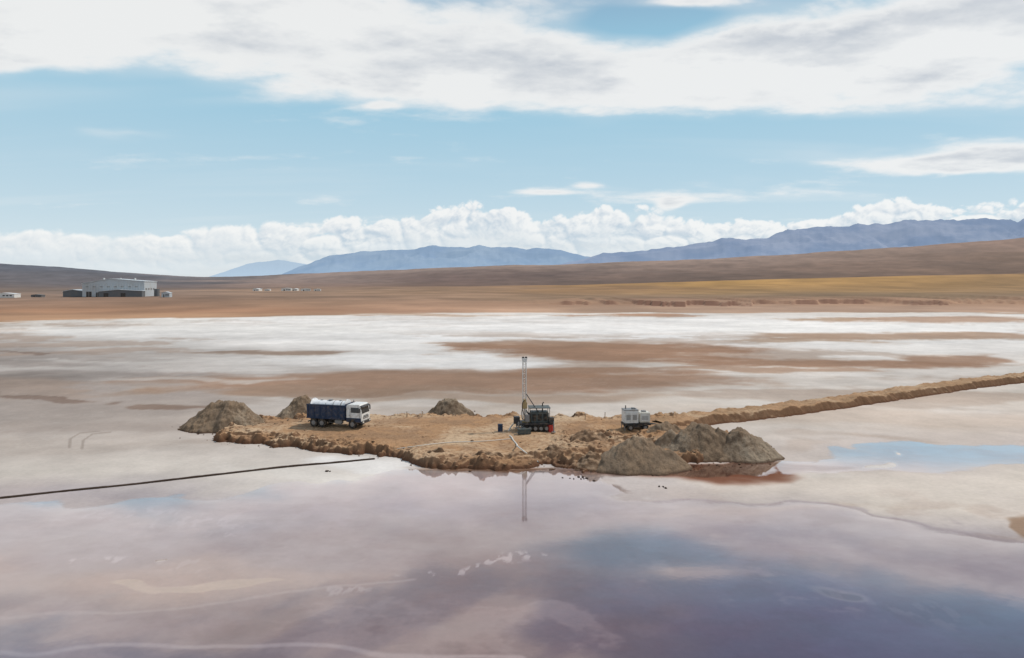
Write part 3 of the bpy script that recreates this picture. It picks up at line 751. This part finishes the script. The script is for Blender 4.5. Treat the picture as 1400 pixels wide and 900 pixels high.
boxes('windows',[((-28+i*7.5,-16.1,11.5),(3,.2,1.0)) for i in range(8)]+[((33.1,-10+i*8,9),(.2,4,2)) for i in range(4)],mGrey,wb)
boxes('wall_ribs',[((-32+i*3.0,-16.12,7.4),(.18,.2,14.8)) for i in range(22)],mGalv,wb)
cyls('roof_vents',[((xx,4,17),(xx,4,21.8),1.0) for xx in(-18,0,16)],mGalv,wb,12)
cyls('silo',[((44,-8,0),(44,-8,9),3)],mDClad,wb,20)
def small_building(nm,u,Dd,w,d,h,mw,mr,rz=0):
    x,y,z=at(u,Dd); e=empty(nm,(x,y,z-.2),rz)
    prism('walls',[(-w/2,0),(w/2,0),(w/2,h),(0,h*1.25),(-w/2,h)],-d/2,d/2,mw,e)
    for s,k in((-1,'a'),(1,'b')):
        prism('roof_'+k,[(0,h*1.25+.03),(s*(w/2+.3),h-.02),(s*(w/2+.3),h+.2),(0,h*1.25+.25)],-d/2-.3,d/2+.3,mr,e)
    boxes('door',[((-w*.2,-d/2-.03,h*.35),(w*.12,.06,h*.7))],mDark,e)
    boxes('windows',[((w*k,-d/2-.03,h*.55),(w*.1,.06,h*.3)) for k in(.05,.2,.35)],mGlass,e)
small_building('white_shed',8,760,26,10,4.2,mWhite,mTank)
for (u,Dd,w,h) in((352,1150,12,3.4),(366,1160,9,2.6),(392,1140,16,4),(404,1150,9,3.2),(418,1150,16,3.6),(434,1160,11,3)):
    small_building('camp_building',u,Dd,w,9,h,mWhite,mTank,random.uniform(-.3,.3))
small_building('camp_building',228,770,9,6,5,mClad,mRoof)
small_building('camp_building',52,780,12,6,2.5,mDClad,mDClad)
small_building('camp_building',108,800,12,6,4.5,mDClad,mRoof)

# =====================================================  SKY (cloud map computed here, by direction)
SE=math.radians(52); SA=math.radians(72)
TOPS=[(-400,322),(0,319),(60,316),(130,321),(200,324),(260,320),(320,314),(380,311),(440,314),(500,303),(540,297),(580,301),(620,293),(650,285),(690,291),(730,300),(790,297),(830,288),(870,300),(930,313),(980,309),(1040,301),(1100,309),(1170,292),(1240,278),(1290,291),(1340,289),(1400,283),(1800,290)]
def skymap(a,e):
    """a: azimuth from +Y toward +X, e: elevation (radians) -> linear rgb"""
    front=(np.abs(a)<math.radians(62))
    ac=np.clip(a,-math.radians(62),math.radians(62))
    pu=700+F*np.tan(ac); pv=HV-F*np.tan(np.clip(e,-.2,1.35))/np.cos(ac)
    z=np.maximum(np.sin(e),0); hx=np.cos(e)*np.sin(a)/(z+.10); hy=np.cos(e)*np.cos(a)/(z+.10)
    el=np.degrees(e)
    stops=[-1,0,2.5,5,9,14,20,26,34,60,90]
    cols=[s2l(c) for c in((222,232,236),(222,232,236),(213,228,235),(201,222,232),(184,214,229),(165,206,226),(152,197,220),(134,162,192),(122,152,186),(100,156,200),(90,146,194))]
    base=np.stack([np.interp(el,stops,[c[k] for c in cols]) for k in range(3)],-1)
    w1=fbm(hx*1.0,hy*1.0,5,701,.55); w2=fbm(hx*1.1+5,hy*1.1,5,711,.55)
    u=pu+w1*120; v=pv+w2*30
    def g(cu,cv,ru,rv,amp,ang=0,uu=u,vv=v):
        c_,s_=math.cos(math.radians(ang)),math.sin(math.radians(ang))
        p=((uu-cu)*c_-(vv-cv)*s_)/ru; q=((vv-cv)*c_+(uu-cu)*s_)/rv
        return amp*np.exp(-(p*p+q*q))
    t_=g(100,30,420,64,1.15)+g(480,40,280,56,1.0)+g(620,104,240,21,1.1,2)+g(900,92,300,30,1.05,6)+g(1180,60,330,60,1.1,8)
    t_+=g(1120,132,300,24,.85)+g(1400,15,200,55,.85)+g(720,60,120,26,.55,10)
    t_+=g(1345,226,180,15,1.2,2)+g(1390,207,100,17,1.2,6)+g(965,2,80,10,.9,0,pu,pv)-g(865,24,95,18,1.1,6)-g(60,112,300,14,.3)
    # higher cloud field, seen mirrored in the brine
    hi=sstep(360,440,HV-pv)
    t_+=g(120,-60,420,42,.85)+g(560,-60,260,50,.62)+g(700,-130,260,30,.5)-g(1150,-70,330,50,.9)
    t_+=g(740,263,44,4,.7,0,pu,pv)+g(803,254,22,4.5,.75,0,pu,pv)+g(916,279,20,8,1.0,12,pu,pv)+g(1000,262,300,10,.38)+g(210,188,40,8,.42)+g(490,147,40,6,.5)+g(1250,90,200,30,.4)
    side=sstep(math.radians(48),math.radians(60),np.abs(a))
    t_=np.where(front,t_,0)*(1-sstep(.6,.8,e))+sstep(.48,.75,e)*.42
    t_=t_+side*(sstep(.1,.3,e))*.45*(1-sstep(.48,.75,e))
    fn=fbma(hx*1.4,hy*2.3,8,721,.60); fp=fbm(hx*3.4,hy*4.4,6,731,.62,True)
    ca,sa=math.cos(.9),math.sin(.9)
    fs=fbma((hx*ca-hy*sa)*5.5,(hx*sa+hy*ca)*1.6,6,735,.6)
    dens=t_+fn*.90+fp*.30*sstep(.15,.6,t_)+hi*fs*2.2*sstep(.1,.5,t_)
    den=sstep(.22,.95,dens)**.85
    veil=sstep(.0,.6,t_+fbma(hx*.5,hy*2.5,4,741)*.5)*.28
    thick=sstep(.80,1.5,dens)
    sh=fbm(hx*2.4+3,hy*3.4,7,751,.60)
    k=np.clip(thick*(.28+1.5*sh),0,1)[...,None]
    cc=s2l((245,245,243))*(1-k)+s2l((202,207,213))*k
    al=np.clip(den*.97+veil*(1-den),0,1)[...,None]
    out=base*(1-al)+cc*al
    # cumulus bank low on the horizon
    wa=fbm(pu/80,pv/60,4,761)*14; wb_=fbm(pu/80+9,pv/60,4,762)*10
    amp=np.interp(pu,[0,300,480,1800],[.30,.45,1,1])
    T=np.interp(pu+wa,[q[0] for q in TOPS],[q[1] for q in TOPS])
    X1=(pu+wa)/44; Y1=(pv+wb_)/31
    B=fbm(X1,Y1,6,771,.55,True); B2=fbm(X1+.10,Y1-.16,6,771,.55,True)
    s=pv-T+17*amp*(B+.15)
    cov=sstep(-1.0,5.5,s)*(0.86+.14*sstep(-.5,.2,B))
    lit=np.clip(.64+(B-B2)*1.0*amp+.36*(1-sstep(0,14,s))-.26*sstep(14,50,s)+.25*B*amp,0,1)[...,None]
    bc=s2l((196,210,222))*(1-lit)+s2l((249,249,247))*lit
    hzf=(sstep(12,58,s)*(.72+.28*sstep(480,250,pu)))[...,None]*.92
    st=fbma(pu/150,pv/9,5,781,.5)[...,None]
    bc=bc*(1-hzf)+s2l((222,230,235))*hzf*(1+.07*st)
    cov=(cov*.97)[...,None]
    out=out*(1-cov)+bc*cov
    below=sstep(-.02,-.05,e)[...,None]
    return out*(1-below)+s2l((170,158,148))*below
IW,IH=5120,2560
def dirs(c0,c1,r0,r1,st=1):
    c=np.arange(c0,c1,st)+st*.5; rr=np.arange(r0,r1,st)+st*.5
    a=math.pi/2+(c/IW-.5)*2*math.pi; a=(a+math.pi)%(2*math.pi)-math.pi
    e=(rr/IH-.5)*math.pi
    return np.meshgrid(a,e)
img=np.zeros((IH,IW,4),np.float32); img[...,3]=1
Ac,Ec=dirs(0,IW,0,IH,8)
img[...,:3]=np.repeat(np.repeat(skymap(Ac,Ec),8,0),8,1)
c0=int(IW*(.25-48/360)); c1=int(IW*(.25+48/360)); r0=IH//2-40; r1=IH//2+int(IH*42/180)
Af,Ef=dirs(c0,c1,r0,r1)
img[r0:r1,c0:c1,:3]=skymap(Af,Ef)
im=bpy.data.images.new('sky_cloud_map',IW,IH,alpha=False,float_buffer=True)
im.colorspace_settings.name='Non-Color'
im.pixels.foreach_set(img.ravel()); im.update(); im.pack()

w=bpy.data.worlds.new('World'); scene.world=w; w.use_nodes=True
t=NT(w.node_tree); bg=w.node_tree.nodes['Background']
sky=t.new('ShaderNodeTexSky',sky_type='NISHITA'); sky.sun_disc=False; sky.sun_elevation=SE; sky.sun_rotation=SA
sky.altitude=2500; sky.air_density=1.0; sky.dust_density=1.5; sky.ozone_density=1.0
SB=0.10
env=t.new('ShaderNodeTexEnvironment'); env.image=im; env.interpolation='Linear'
tcn=t.new('ShaderNodeTexCoord'); t.l.new(tcn.outputs['Generated'],env.inputs['Vector'])
sc=t.new('ShaderNodeVectorMath',operation='SCALE'); t.put(sc.inputs[0],env.outputs['Color']); sc.inputs['Scale'].default_value=1/SB
t.put(bg.inputs['Color'],t.mix(.92,sky.outputs[0],sc.outputs[0])); bg.inputs['Strength'].default_value=SB

sun=bpy.data.lights.new('sun','SUN'); sun.energy=2.9; sun.angle=math.radians(.53); sun.color=(1,.93,.84)
so=bpy.data.objects.new('sun',sun); scene.collection.objects.link(so)
sv=Vector((math.cos(SE)*math.sin(SA),math.cos(SE)*math.cos(SA),math.sin(SE)))
so.rotation_euler=sv.to_track_quat('Z','Y').to_euler(); so.location=(60,60,120)

cam=bpy.data.cameras.new('camera'); co_=bpy.data.objects.new('camera',cam); scene.collection.objects.link(co_)
co_.location=(0,0,H); co_.rotation_euler=(math.radians(90),0,0)
cam.sensor_width=36; cam.lens=36*F/1400; cam.shift_y=-(450-HV)/1400; cam.clip_end=60000; cam.clip_start=.5
scene.camera=co_
